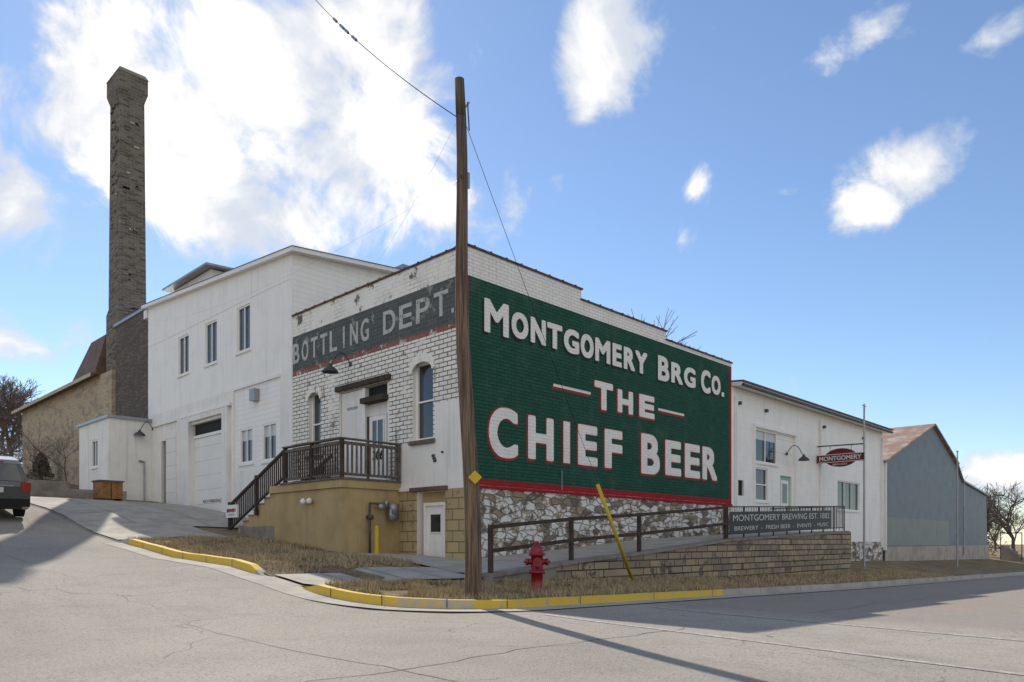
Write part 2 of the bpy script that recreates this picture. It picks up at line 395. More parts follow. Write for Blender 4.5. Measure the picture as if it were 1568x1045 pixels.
def loth(x,y):
    x,y=clampcurb(x,y,.1); return (x,y,lotz(x,y)+ (noise.noise((x*.9,y*.9,0))*.03 if (x>-5.5 and y>-5) else 0))
xs=[-6.5+.5*i for i in range(0,60)]+[23.5+i for i in range(1,60)]
ys=[-6.0+.5*i for i in range(0,60)]+[24+2*i for i in range(1,20)]
sheet('grass_verge',xs,ys,loth,'dry_ground')
path=[]
x=80.0
while x>CX: path.append((x,-6.0,0,1)); x-=.5
for i in range(0,19):
    t=math.radians(270-90*i/18); path.append((CX+RR*math.cos(t),CY+RR*math.sin(t),-math.cos(t),-math.sin(t)))
y=CY+.25
while y<40: path.append((-6.5,y,1,0)); y+=.25
mb=MB()
def kerbmat(x,y):
    if x>3.1: return 'concrete'
    if y<-5.6: return 'yellow_curb' if x>-5 else 'yellow_faded'
    if -1.2>y>-2.9: return 'concrete'
    if y<-3.9 and x>-6.0: return 'yellow_faded'
    if y<5.9: return 'yellow_curb'
    return 'concrete'
for a,b in zip(path,path[1:]):
    mt=kerbmat(*a[:2]); R=[]
    for p in (a,b):
        x,y,nx,ny=p; gz=g(x,y); k=drop(x,y); top=.14*k+.016
        jx=noise.noise((x*1.1,y*1.1,5))*.015
        R.append([(x-nx*.5,y-ny*.5,gz+.010),(x,y,gz+.014),(x+nx*.02,y+ny*.02,gz+top+jx*k),(x+nx*.17,y+ny*.17,gz+top+jx*k),(x+nx*.19,y+ny*.19,gz)])
    if a[1]<6.5: mb.face([R[0][0],R[1][0],R[1][1],R[0][1]],'concrete')
    for q in (1,2,3): mb.face([R[0][q],R[1][q],R[1][q+1],R[0][q+1]],mt)
for i in range(100,len(path)-1,5):
    x,y,nx,ny=path[i]
    if y>6: break
    gz=g(x,y); k=drop(x,y); tx,ty=-ny*.008,nx*.008; top=.14*k+.016+.014*k+.004
    q=[(x-nx*.003,y-ny*.003,gz+.016),(x-nx*.003,y-ny*.003,gz+top),(x+nx*.17,y+ny*.17,gz+top)]
    mb.face([(q[0][0]-tx,q[0][1]-ty,q[0][2]),(q[0][0]+tx,q[0][1]+ty,q[0][2]),(q[1][0]+tx,q[1][1]+ty,q[1][2]),(q[1][0]-tx,q[1][1]-ty,q[1][2])],'tar')
    mb.face([(q[1][0]-tx,q[1][1]-ty,q[1][2]),(q[1][0]+tx,q[1][1]+ty,q[1][2]),(q[2][0]+tx,q[2][1]+ty,q[2][2]),(q[2][0]-tx,q[2][1]-ty,q[2][2])],'tar')
mb.obj('kerb')
def strip(name,x0,x1,y0,y1,mat='concrete',dz=.02,st=.5):
    nx=max(1,int(round((x1-x0)/st))); ny=max(1,int(round((y1-y0)/st)))
    return sheet(name,[x0+(x1-x0)*i/nx for i in range(nx+1)],[y0+(y1-y0)*i/ny for i in range(ny+1)],lambda x,y:lotz(x,y)+dz,mat)
strip('sidewalk',-6.3,-2.3,-3.0,-1.4,dz=.04)
strip('door_pavement',-2.3,-.02,-3.0,2.5,dz=.045)
strip('driveway',-6.45,-.02,10.0,18.5,dz=.04)
strip('driveway_apron',-6.45,-3.2,7.0,10.0,dz=.04)
mb=MB()
def joint(p0,p1,dz,w=.02):
    p0=Vector(p0);p1=Vector(p1);n=max(1,int((p1-p0).length/.5));d=(p1-p0).normalized();s=Vector((-d.y,d.x))*w/2
    for i in range(n):
        a=p0+(p1-p0)*i/n;b=p0+(p1-p0)*(i+1)/n
        mb.face([(q.x,q.y,lotz(q.x,q.y)+dz) for q in (a-s,b-s,b+s,a+s)],'tar')
for x in (-5.3,-4.3,-3.3): joint((x,-3.0),(x,-1.4),.046)
for x in (-4.9,-2.5): joint((x,10.1),(x,18.4),.046)
for y in (12.5,15.5): joint((-6.2,y),(-.1,y),.046)
mb.obj('pavement_joints')
mb=MB()
def blades(n,x0,x1,y0,y1):
    for _ in range(n):
        x=random.uniform(x0,x1); y=random.uniform(y0,y1)
        if -3.05<y<-1.35 and x>-6.4 and x<-2.2: continue
        if noise.noise((x*1.3,y*1.3,3))<-.2: continue
        cx,cy=clampcurb(x,y,.2)
        if (cx,cy)!=(x,y): continue
        z=lotz(x,y); t=random.uniform(0,6.28); w=.010; h=random.uniform(.03,.11)*(1.3+noise.noise((x*2,y*2,7))); lx=random.gauss(0,.04); ly=random.gauss(0,.04)
        mb.face([(x-w*math.cos(t),y-w*math.sin(t),z),(x+w*math.cos(t),y+w*math.sin(t),z),(x+lx,y+ly,z+h)],random.choice(('blade_a','blade_a','blade_b')))
blades(20000,-6.3,-2.1,-1.3,7.0)
blades(20000,-5.8,6,-5.8,-3.45)
blades(6000,-6.3,-4,-5,-3.1)
blades(9000,6,25,-5.8,-3.45)
mb.obj('dry_grass')
mb=MB()
for _ in range(1500):
    k=random.random()
    if k<.35: x=random.uniform(-5,12); y=-3.5-abs(random.gauss(0,.25))
    elif k<.6: x=-2.1-abs(random.gauss(0,.4)); y=random.uniform(2.5,7)
    elif k<.8: x=random.uniform(-6,-2.3); y=random.uniform(-1.3,6)
    else: x=random.uniform(-5,8); y=random.uniform(-5.7,-3.6)
    z=lotz(x,y)+random.uniform(.03,.06); t=random.uniform(0,6.28); s=random.uniform(.02,.045)
    c=Vector((x,y,z)); a=Vector((math.cos(t),math.sin(t),random.gauss(0,.3)))*s; b_=Vector((-math.sin(t),math.cos(t),random.gauss(0,.3)))*s*.6
    mb.face([c-a,c-b_,c+a,c+b_],'leaf_brown')
mb.obj('fallen_leaves')
def ribbon(mb,p0,p1,w,mat,dz=.006,step=.5):
    p0=Vector(p0);p1=Vector(p1);L=(p1-p0).length;n=max(1,int(L/step));d=(p1-p0)/L;s=Vector((-d.y,d.x))*w/2
    for i in range(n):
        a=p0+(p1-p0)*i/n;b=p0+(p1-p0)*(i+1)/n
        mb.face([(q.x,q.y,g(q.x,q.y)+dz) for q in (a-s,b-s,b+s,a+s)],mat)
mb=MB()
ribbon(mb,(-4.6,-7.0),(-6.2,-17),.12,'road_white')
ribbon(mb,(-1.6,-7.0),(-3.0,-17),.14,'road_white')
mb.obj('road_markings')
for nm,p,q,wv in (('tar_seam',(-20,-9.6),(30,-9.0),.3),('tar_seam',(-9.4,-12),(-9.8,20),.12)):
    mb=MB(); p=Vector(p);q=Vector(q);L=(q-p).length;n=int(L/.25);d=(q-p)/L;s=Vector((-d.y,d.x)); pts=[]
    for i in range(n+1): pts.append(p+(q-p)*i/n+s*wv*(noise.noise((i*.11,p.x,1))+.35*noise.noise((i*.6,p.y,4))))
    for i in range(n):
        if noise.noise((i*.05,p.x,9))>.12: continue
        a,b=pts[i],pts[i+1]; w=s*(.009+.006*noise.noise((i*.3,2,2)))
        mb.face([(k.x,k.y,g(k.x,k.y)+.004) for k in (a-w,b-w,b+w,a+w)],'roofing')
    mb.obj(nm)

# ---------------------------------------------------------------- main bottling building
B=empty('brewery_building')
def mfL(u,z):
    if z<2.97: return 'tan_stone'
    if z<7.36:
        if u<1.28 and z<5.4: return 'white_paint'
        if u<2.88 and z<4.36: return 'white_paint'
        return 'worn_brick'
    if z<7.52: return 'faded_red'
    if z<8.77: return 'faded_band'
    return 'worn_parapet'
HL=[(1.34,2.26,4.42,6.69),(7.25,8.01,4.45,6.63),(3.40,6.12,3.26,6.36),(.82,2.06,.7,2.93)]
wall('bottling_front_wall',B,'L',0,9.1,.3,9.5,HL,mfL,(1.28,2.88),(2.97,4.36,5.4,7.36,7.52,8.77),rev=.22)
window('front_window_a',B,'L',1.34,2.26,4.42,6.69,rec=.2,fw=.08,sill=False)
window('front_window_b',B,'L',7.25,8.01,4.45,6.63,rec=.2,fw=.07,sill=False)
mb=MB()
for (a,b,c,e) in HL[:2]:
    n=10; cu=(a+b)/2; w=(b-a)/2
    arc=[(cu+w*math.cos(math.pi*i/n), e-.30+.27*math.sin(math.pi*i/n)) for i in range(n+1)]
    for k in range(n):
        p,q=arc[k],arc[k+1]
        mb.face([P('L',p[0],p[1],-.02),P('L',q[0],q[1],-.02),P('L',q[0],e+.01,-.02),P('L',p[0],e+.01,-.02)],'worn_brick')
        o1=(cu+(p[0]-cu)*1.28,e-.30+(p[1]-e+.30)*1.75+.05); o2=(cu+(q[0]-cu)*1.28,e-.30+(q[1]-e+.30)*1.75+.05)
        mb.prism([p,q,o2,o1],lambda s,t:P('L',s[0],s[1],.006+.05*t),'worn_parapet')
    mb.fbox('L',a-.1,b+.1,c-.12,c-.004,-.19,.09,'wood_grey')
mb.obj('arches',B)
mb=MB()
mb.fbox('L',3.30,6.24,6.40,6.56,.004,.10,'wood_brown')
mb.fbox('L',4.86,6.10,3.26,6.34,-.20,-.09,'white_paint')
mb.fbox('L',4.70,4.86,3.26,6.34,-.20,-.02,'white_trim')
mb.fbox('L',3.42,3.56,3.26,6.34,-.20,-.05,'white_trim')
mb.fbox('L',3.56,4.70,5.98,6.34,-.21,-.18,'dark_void')
mb.fbox('L',3.50,4.72,5.82,5.98,-.20,.16,'wood_brown')
mb.fbox('L',3.56,4.70,5.44,5.82,-.21,-.17,'white_paint')
mb.fbox('L',3.66,4.62,3.30,5.42,-.18,-.13,'white_trim')
mb.fbox('L',3.82,4.46,4.42,5.28,-.13,-.122,'glass')
for u in (3.82,4.14,4.42): mb.fbox('L',u,u+.04,4.42,5.28,-.121,-.10,'white_trim')
mb.fbox('L',3.56,3.66,3.26,5.44,-.21,-.10,'wood_brown'); mb.fbox('L',4.62,4.70,3.26,5.44,-.21,-.10,'wood_brown')
mb.obj('front_door',B)
mb=MB(); letter(mb,'L','306',4.42,3.86,4.44-.40,4.34,-.12,'letter_black',.014)
letter(mb,'L','TAP ROOM',5.8,5.2,5.75,5.85,-.08,'letter_black')
mb.obj('door_number',B)
mb=MB()
mb.fbox('L',.82,2.06,.7,2.93,-.26,-.215,'tan_paint')
mb.fbox('L',.93,1.02,.7,2.62,-.21,-.10,'white_trim'); mb.fbox('L',1.80,1.89,.7,2.62,-.21,-.10,'white_trim')
mb.fbox('L',1.02,1.80,2.53,2.62,-.21,-.10,'white_trim')
mb.fbox('L',1.02,1.80,.95,2.53,-.21,-.16,'white_paint'); mb.fbox('L',1.2,1.62,1.75,2.3,-.155,-.148,'glass')
for z in (1.75,2.28): mb.fbox('L',1.18,1.64,z,z+.03,-.147,-.13,'white_trim')
mb.fbox('L',.70,2.30,2.95,3.06,.004,.10,'fascia_brown')
mb.fbox('L',2.25,2.88,2.985,3.08,.004,.06,'white_trim')
mb.obj('basement_door',B)
def mfR(u,z):
    if z<3.07: return 'tan_stone' if u<.3 else 'rubble_white'
    if z>8.74: return 'white_brick'
    if z<3.24 or u<.13 or u>14.72: return 'red_border'
    return 'green_brick'
wall('sign_wall_a',B,'R',0,4.99,.2,9.52,[],mfR,(.13,.3),(3.07,3.24,8.74))
wall('sign_wall_b',B,'R',4.99,9.93,.2,9.19,[],mfR,(),(3.07,3.24,8.74))
wall('sign_wall_c',B,'R',9.93,14.87,.2,8.88,[],mfR,(14.72,),(3.07,3.24,8.74))
mb=MB()
mb.box(.3,14.6,.3,9.0,0,8.5,'roofing')
mb.face([(14.87,0,0),(14.87,9.1,0),(14.87,9.1,8.88),(14.87,0,8.88)],'white_brick')
for a,b,t in ((0,4.99,9.52),(4.99,9.93,9.19),(9.93,14.87,8.88)):
    mb.box(a if a else .02,b,.3,.32,8.4,t,'white_brick')
    mb.box(a-.05,b+.04,-.05,.38,t,t+.05,'coping')
    x=a+.3
    while x<b: mb.box(x,x+.05,-.06,.40,t+.01,t+.072,'coping'); x+=.62
mb.face([(4.99,0,9.19),(4.99,.3,9.19),(4.99,.3,9.52),(4.99,0,9.52)],'white_brick')
mb.face([(9.93,0,8.88),(9.93,.3,8.88),(9.93,.3,9.19),(9.93,0,9.19)],'white_brick')
mb.box(.30,.32,.3,9.1,8.4,9.5,'white_brick')
mb.box(-.05,.38,.39,9.1,9.5,9.55,'coping')
y=.7
while y<9: mb.box(-.06,.40,y,y+.05,9.51,9.57,'coping'); y+=.62
mb.face([(0,9.1,8.5),(14.8,9.1,8.5),(14.8,9.1,9.1),(0,9.1,9.3)],'white_brick')
mb.obj('roof_and_coping',B)
mb=MB(); mb.box(-.05,14.87,-.05,-.003,2.98,3.06,'red_border'); mb.obj('ledge',B)

L1=[('M',.71,1.68,7.33,8.27),('O',1.79,2.50),('N',2.60,3.28),('T',3.34,4.04),('G',4.12,4.87),('O',4.94,5.61),('M',5.69,6.51),('E',6.63,7.16),('R',7.27,7.93),('Y',7.95,8.69),
('B',9.37,10.12,7.35,8.25),('R',10.25,11.06),('G',11.14,11.98),('C',12.39,13.13,7.35,8.26),('O',13.21,13.93),('.',14.02,14.22,7.40,7.58)]
T=[('T',5.66,6.66,5.84,6.76),('H',6.92,7.82,5.88,6.66),('E',8.19,9.15,5.88,6.68)]
L2=[('C',.88,2.06,3.88,5.32),('H',2.49,3.64),('I',4.05,4.44),('E',4.81,5.82),('F',6.20,7.19),('B',8.31,9.49,3.90,5.32),('E',9.85,10.94),('E',11.20,12.32),('R',12.50,13.66)]
mb=MB(); ms=MB(); mk=MB()
for l in L1:
    ch,a,b=l[:3]; c,e=(l[3:5] if len(l)>3 else (7.40,8.16))
    if ch=='.': mb.fbox('R',a,b,c,e,.012,.018,'letter_white'); ms.fbox('R',a-.06,b-.06,c-.06,e-.06,.002,.004,'letter_black'); continue
    w=.055 if ch!='M' else .048
    letter(mb,'R',ch,a,b,c,e,.011,'letter_white',w)
    letter(ms,'R',ch,a-.07,b-.07,c-.08,e-.08,.003,'letter_black',w)
for l in T+L2:
    ch,a,b=l[:3]; c,e=(l[3:5] if len(l)>3 else (3.95,5.24))
    w=.085 if len(l)<4 or c<5 else .07
    if ch=='I':
        mb.fbox('R',a+.05,b-.03,c,e,.011,.016,'letter_white'); mk.fbox('R',a-.0,b+.0,c-.05,e+.02,.004,.010,'letter_red'); continue
    letter(mb,'R',ch,a,b,c,e,.011,'letter_white',w)
    letter(mk,'R',ch,a-.065,b+.02,c-.07,e+.025,.003,'letter_red',w+.03)
for a,b in ((3.63,5.46),(9.40,11.16)):
    mb.fbox('R',a,b,6.25,6.33,.006,.008,'letter_white'); mk.fbox('R',a-.05,b-.03,6.18,6.245,.002,.004,'letter_red')
mb.obj('lettering_white',B); ms.obj('lettering_shadow',B); mk.obj('lettering_red',B)
mb=MB()
s='BOTTLING'; U0,U1=9.10,4.32
for i,ch in enumerate(s):
    w=(U0-U1)/8; a=U0-i*w
    if ch=='I': mb.fbox('L',a-w/2-.02,a-w/2+.08,7.80,8.50,.004,.008,'letter_faded')
    else: letter(mb,'L',ch,a-.03,a-w+.12,7.80,8.50,.004,'letter_faded',.02)
for i,ch in enumerate('DEPT'):
    w=.80; a=3.72-i*w; letter(mb,'L',ch,a-.02,a-w+.16,7.80,8.50,.004,'letter_faded',.02)
mb.fbox('L',.45,.55,7.80,7.92,.004,.006,'letter_faded')
mb.obj('faded_lettering',B)
def gooseneck(name,parent,base,out,rise=.35,drop_=.15,L=.75):
    mb=MB(); b=Vector(base); o=Vector(out); pts=[]
    for i in range(9):
        t=i/8; pts.append(b+o*(L*t)+Vector((0,0,rise*math.sin(math.pi*min(1,t*1.05))-drop_*t*t)))
    for a,c in zip(pts,pts[1:]): mb.tube(a,c,.018,.018,'dark_steel',6)
    e=pts[-1]; mb.lathe((e.x,e.y,e.z-.22),[(.26,0),(.20,.10),(.07,.19),(.05,.27),(0,.27)],'dark_steel',18)
    mb.tube(b-o*.02,b+o*.03,.07,.07,'dark_steel',12)
    return mb.obj(name,parent,True)
gooseneck('gooseneck_lamp_a',B,(0,5.46,7.2),(-1,0,0))
mb=MB(); mb.tube((-.02,0.9,4.0),(-.06,.9,4.0),.03,.03,'black_metal'); mb.tube((-.05,3.0,3.9),(-.05,3.0,4.9),.01,.01,'black_metal')
for z in (3.75,3.82,3.9): mb.fbox('L',1.18+(z-3.75)*.5,1.30+(z-3.75)*.5,z,z+.07,.004,.03,'dark_steel')
mb.tube((3.98,-.05,3.1),(3.98,-.05,3.7),.012,.012,'grey_metal')
mb.obj('wall_fittings',B)

# ---------------------------------------------------------------- two storey wing
TW=empty('two_storey_garage_building')
def rz(y,x=0): return 11.76+.076*(y-9.1)+.09*x
HU=[(12.32,13.41,8.96,10.74),(15.24,16.37,8.96,10.72),(18.05,19.18,8.96,10.68)]
HG=[(14.50,17.76,2.5,6.60),(20.6,21.15,3.2,6.2),(12.08,13.15,4.55,5.93),(10.25,11.32,4.52,5.93)]
def mfT(u,z):
    if z>7.56: return 'panel_siding'
    if 10.0<u<13.6 and z>4.3: return 'lap_siding'
    return 'white_paint'
wall('wing_front_wall',TW,'L',9.1,22.8,2.0,11.4,HU+HG,mfT,(10.0,13.6),(4.3,7.56),rev=.2)
for i,h in enumerate(HU): window('upper_window_%d'%i,TW,'L',*h[:2],h[2],h[3],mh=(),mv=(.5,),fw=.07,rec=.1,frame='white_trim')
for i,h in enumerate(HG[2:]): window('ground_window_%d'%i,TW,'L',*h[:2],h[2],h[3],mh=(),mv=(.5,),fw=.08,rec=.08,blind=.35)
mb=MB()
mb.face([P('L',9.1,11.4),P('L',22.8,11.4),P('L',22.8,rz(22.8)),P('L',9.1,rz(9.1))],'panel_siding')
mb.face([(0,9.1,8.4),(10,9.1,8.4),(10,9.1,rz(9.1,10)),(0,9.1,rz(9.1))],'lap_siding')
mb.face([(0,22.8,3),(10,22.8,3),(10,22.8,rz(22.8,10)),(0,22.8,rz(22.8))],'lap_siding')
mb.face([(10,9.1,3),(10,22.8,3),(10,22.8,rz(22.8,10)),(10,9.1,rz(9.1,10))],'lap_siding')
A=[(-.22,8.75),(10.2,8.75),(10.2,23.1),(-.22,23.1)]
mb.prism(A,lambda p,t:(p[0],p[1],rz(p[1],p[0])+.0+.15*t),'white_trim')
mb.prism([(-.24,8.72),(10.3,8.72),(10.3,23.12),(-.24,23.12)],lambda p,t:(p[0],p[1],rz(p[1],p[0])+.153+.022*t),'roofing')
mb.fbox('L',9.15,22.7,10.90,10.93,.003,.012,'white_trim')
mb.fbox('L',9.12,9.30,4.0,11.7,.003,.03,'white_trim')
mb.fbox('L',9.98,13.7,7.5,7.62,.003,.07,'white_trim'); mb.fbox('L',13.6,13.72,2.7,7.5,.003,.07,'white_trim')
mb.fbox('L',13.8,18.6,6.95,7.08,.003,.16,'white_trim')
mb.fbox('L',14.0,14.5,2.6,6.95,.003,.14,'white_paint'); mb.fbox('L',17.76,18.3,2.6,6.95,.003,.14,'white_paint')
mb.fbox('L',14.5,17.76,6.72,6.95,.003,.14,'white_paint')
mb.fbox('L',19.3,22.0,6.95,7.05,.003,.1,'white_trim')
mb.fbox('L',14.5,17.76,2.5,6.0,-.2,-.15,'garage_panel'); mb.fbox('L',14.5,17.76,6.0,6.6,-.2,-.17,'dark_void')
mb.fbox('L',14.5,17.76,6.0,6.12,-.14,-.10,'white_trim')
mb.fbox('L',20.6,21.15,3.2,6.2,-.2,-.15,'dark_void')
mb.fbox('L',19.4,20.5,3.1,6.5,.003,.05,'garage_panel')
letter(mb,'L','NO PARKING',16.9,15.1,3.15,3.30,-.14,'letter_black')
mb.fbox('L',11.55,11.95,6.85,7.3,.003,.22,'grey_metal')
mb.obj('wing_trim',TW)
mb=MB()
mb.box(1.5,6.0,19.2,23.5,12.6,14.2,'stucco'); mb.prism([(1.1,18.8),(6.5,18.8),(6.5,24),(1.1,24)],lambda p,t:(p[0],p[1],14.2+.1*t+.05*(p[0]-1)),'grey_metal')
mb.prism([(5.2,9.5),(9,9.5),(9,13),(5.2,13)],lambda p,t:(p[0],p[1],12.1+.8*t),'grey_metal')
mb.obj('roof_structures',TW)
gooseneck('gooseneck_lamp_b',TW,(0,22.2,6.9),(-1,0,0),L=.6)

AN=empty('stucco_annex')
mb=MB()
wall('annex_side',AN,'L',22.37,26.8,3.0,7.25,[(24.0,24.9,5.1,6.4)],lambda u,z:'stucco',d=1.88)
window('annex_window',AN,'L',24.0,24.9,5.1,6.4,mh=(),mv=(.5,),d=1.88,rec=.1)
mb.face([(-1.88,22.37,2.8),(.0,22.37,2.8),(0,22.37,7.25),(-1.88,22.37,7.25)],'stucco')
mb.box(-1.98,1,22.27,26.9,7.25,7.38,'grey_metal'); mb.box(-1.8,.4,22.5,26.7,7.0,7.24,'stucco')
mb.tube((-.35,22.3,3.4),(-.35,22.3,5.3),.04,.04,'grey_metal'); mb.tube((-.35,22.3,5.3),(-.6,22.3,5.35),.05,.05,'grey_metal')
mb.face([(-1.88,26.8,2.8),(1,26.8,2.8),(1,26.8,7.25),(-1.88,26.8,7.25)],'stucco')
mb.obj('annex_body',AN)

ST=empty('stone_brewhouse')
wall('stone_front_wall',ST,'L',28,46.5,3.5,10.7,[],lambda u,z:'rubble_tan',revmat='rubble_tan')
mb=MB()
mb.face([(.2,22.8,3),(.2,28,3),(.2,28,13.0),(.2,22.8,13.0)],'rubble_dark')
mb.box(.0,3,22.9,23.4,12.4,12.8,'white_trim'); mb.box(.15,3,22.8,28.2,13.0,13.15,'grey_metal')
mb.face([(0,46.5,3),(12,46.5,3),(12,46.5,12.0),(0,46.5,10.7)],'rubble_tan')
mb.face([(0,28,3),(12,28,3),(12,28,12.0),(0,28,10.7)],'rubble_tan')
mb.prism([(-.45,10.58),(-.45,10.75),(6,13.0),(12,10.9),(12,10.6),(6,12.7)],lambda p,t:(p[0],29.9+t*17.4,p[1]),'fascia_brown')
mb.box(-.49,-.455,29.85,47.35,10.56,10.76,'soffit_tan')
mb.prism([(-.3,10.7),(.3,13.0),(1.0,13.2),(8,13.4),(8,10.7)],lambda p,t:(p[0],29.8+t*2.6+(0 if t==0 else (0 if p[1]>12 else 1.8)),p[1]),'fascia_brown')
mb.obj('stone_roof',ST)
CH=empty('brick_chimney')
mb=MB()
def frust(mb,x0,x1,y0,y1,z0,z1,e0,e1,mat):
    a=[(x0-e0,y0-e0,z0),(x1+e0,y0-e0,z0),(x1+e0,y1+e0,z0),(x0-e0,y1+e0,z0)]; b=[(x0-e1,y0-e1,z1),(x1+e1,y0-e1,z1),(x1+e1,y1+e1,z1),(x0-e1,y1+e1,z1)]
    for i in range(4):
        j=(i+1)%4; mb.face([a[i],a[j],b[j],b[i]],mat)
    mb.face(b,mat); mb.face(a[::-1],mat)
frust(mb,.35,1.62,27.8,29.4,3,13.9,.16,.14,'chimney_brick')
frust(mb,.35,1.62,27.8,29.4,13.9,14.3,.14,.04,'chimney_brick')
frust(mb,.35,1.62,27.8,29.4,14.3,25.4,.05,-.02,'chimney_brick')
frust(mb,.35,1.62,27.8,29.4,25.4,25.9,-.02,.12,'chimney_brick')
frust(mb,.35,1.62,27.8,29.4,25.9,26.7,.12,.12,'chimney_brick')
frust(mb,.35,1.62,27.8,29.4,26.7,26.95,.15,.02,'concrete_dark')
for k in range(170):
    z=random.uniform(8,25.2); r=random.choice(('chimney_brick','roofing','concrete_dark','soffit_tan' if random.random()<.4 else 'wood_grey'))
    w=random.uniform(.15,.38); e=.045 if z>14.3 else .16
    if random.random()<.5: y=random.uniform(27.85,29.0); mb.box(.35-e-.02,.4,y,y+w,z,z+.1,r)
    else: x=random.uniform(.4,1.25); mb.box(x,min(x+w,1.6),27.8-e-.02,27.9,z,z+.1,r)
mb.obj('chimney_stack',CH)

# ---------------------------------------------------------------- deck, stairs
DK=empty('entrance_deck')
mb=MB()
mb.box(-1.99,-.005,2.88,6.7,.6,3.02,'tan_paint')
mb.box(-2.06,-.005,2.82,6.9,3.02,3.24,'tan_paint')
mb.box(-2.10,-.01,2.78,6.2,3.243,3.30,'wood_grey')
nst=8
for i in range(nst):
    z1=3.24-(i+1)*(1.42/nst); y0=6.7+i*.36
    mb.box(-1.95,-.3,y0,y0+.36,1.0,z1,'tan_paint'); mb.box(-1.98,-.28,y0-.02,y0+.37,z1+.002,z1+.04,'concrete_dark')
mb.box(-2.0,-1.85,6.7,9.0,1.0,2.0,'concrete_dark')
mb.obj('deck_block',DK)
mb=MB()
def post(x,y,z0,z1,w=.05,mat='wood_grey'): mb.box(x-w,x+w,y-w,y+w,z0,z1,mat)
X0=-2.02
for y in (2.84,4.4,5.95): post(X0,y,3.3,4.36,.05,'wood_brown')
post(-.1,2.84,3.3,4.36,.045,'wood_grey')
mb.box(X0-.04,X0+.04,2.9,5.9,4.22,4.30,'wood_grey'); mb.box(X0-.03,X0+.03,2.9,5.9,3.36,3.43,'wood_grey')
mb.box(X0-.09,X0+.07,2.78,6.0,4.36,4.40,'wood_grey')
y=3.0
while y<5.88: mb.box(X0-.035,X0-.005,y,y+.05,3.40,4.26,'wood_brown'); y+=.125
mb.box(X0,-.02,2.80,2.88,4.22,4.30,'wood_grey'); mb.box(X0,-.02,2.81,2.87,3.36,3.43,'wood_grey'); mb.box(X0-.05,-.02,2.76,2.92,4.36,4.40,'wood_grey')
x=X0+.12
while x<-.1: mb.box(x,x+.055,2.77,2.80,3.36,4.30,'wood_grey'); x+=.15
def sl(y): return 4.33-(y-5.95)*.42
def beam(p0,p1,w,h,mat):
    p0=Vector(p0);p1=Vector(p1)
    a=[(p0.x-w,p0.y,p0.z),(p0.x+w,p0.y,p0.z),(p0.x+w,p0.y,p0.z+h),(p0.x-w,p0.y,p0.z+h)]
    b=[(p1.x-w,p1.y,p1.z),(p1.x+w,p1.y,p1.z),(p1.x+w,p1.y,p1.z+h),(p1.x-w,p1.y,p1.z+h)]
    mb.face(a,mat); mb.face(b[::-1],mat)
    for i in range(4): mb.face([a[i],a[(i+1)%4],b[(i+1)%4],b[i]],mat)
for xx in (X0,-.35):
    beam((xx,6.0,sl(6.0)-.06),(xx,9.7,sl(9.7)-.06),.04,.09,'wood_brown'); beam((xx,6.0,sl(6.0)-.85),(xx,9.7,sl(9.7)-.85),.03,.07,'wood_brown')
    y=6.08
    while y<9.65: mb.box(xx-.02,xx+.01,y,y+.045,sl(y)-.83,sl(y)-.03,'wood_brown'); y+=.13
    for y in (7.8,9.7): mb.box(xx-.05,xx+.05,y-.05,y+.05,sl(y)-1.2,sl(y)+.1,'wood_brown')
mb.box(-2.10,-2.05,9.0,9.85,2.32,2.75,'white_trim')
mb.obj('deck_railing',DK)
mb=MB(); letter(mb,'L','BREWERY',9.75,9.1,2.5,2.62,2.103,'letter_red',.006); letter(mb,'L','TAP ROOM',9.7,9.2,2.38,2.45,2.103,'letter_black'); mb.obj('small_sign_text',DK)
mb=MB()
mb.box(-2.06,-1.99,4.45,4.65,2.62,2.76,'white_trim')
for y in (4.38,4.72): mb.lathe((-2.13,y,2.60),[(.0,0),(.07,.02),(.085,.1),(.04,.17),(0,.18)],'white_trim',12)
mb.obj('security_light',DK,True)
GM=empty('gas_meter')
mb=MB()
mb.tube((-.40,2.66,2.30),(-.40,2.66,2.62),.15,.15,'grey_metal',16); mb.box(-.55,-.25,2.58,2.74,2.12,2.46,'grey_metal')
mb.tube((-1.15,2.76,1.0),(-1.15,2.76,2.6),.035,.035,'dark_steel',8); mb.tube((-1.15,2.76,2.6),(-.2,2.7,2.6),.03,.03,'dark_steel',8)
mb.tube((-.2,2.7,2.6),(-.2,2.75,2.15),.03,.03,'dark_steel',8); mb.tube((-.85,2.7,2.5),(-.85,2.55,2.5),.1,.1,'grey_metal',12); mb.tube((-.62,2.7,2.72),(-.62,2.7,2.5),.05,.05,'grey_metal',10)
mb.tube((-1.15,2.66,2.2),(-1.15,2.84,2.2),.07,.07,'dark_steel',10)
mb.obj('meter_and_pipes',GM,True)
mb=MB(); gz=lotz(-1.2,2.35); mb.lathe((-1.2,2.35,gz),[(.06,0),(.06,.75),(.045,.82),(0,.83)],'yellow_paint',14); mb.obj('yellow_bollard',None,True)

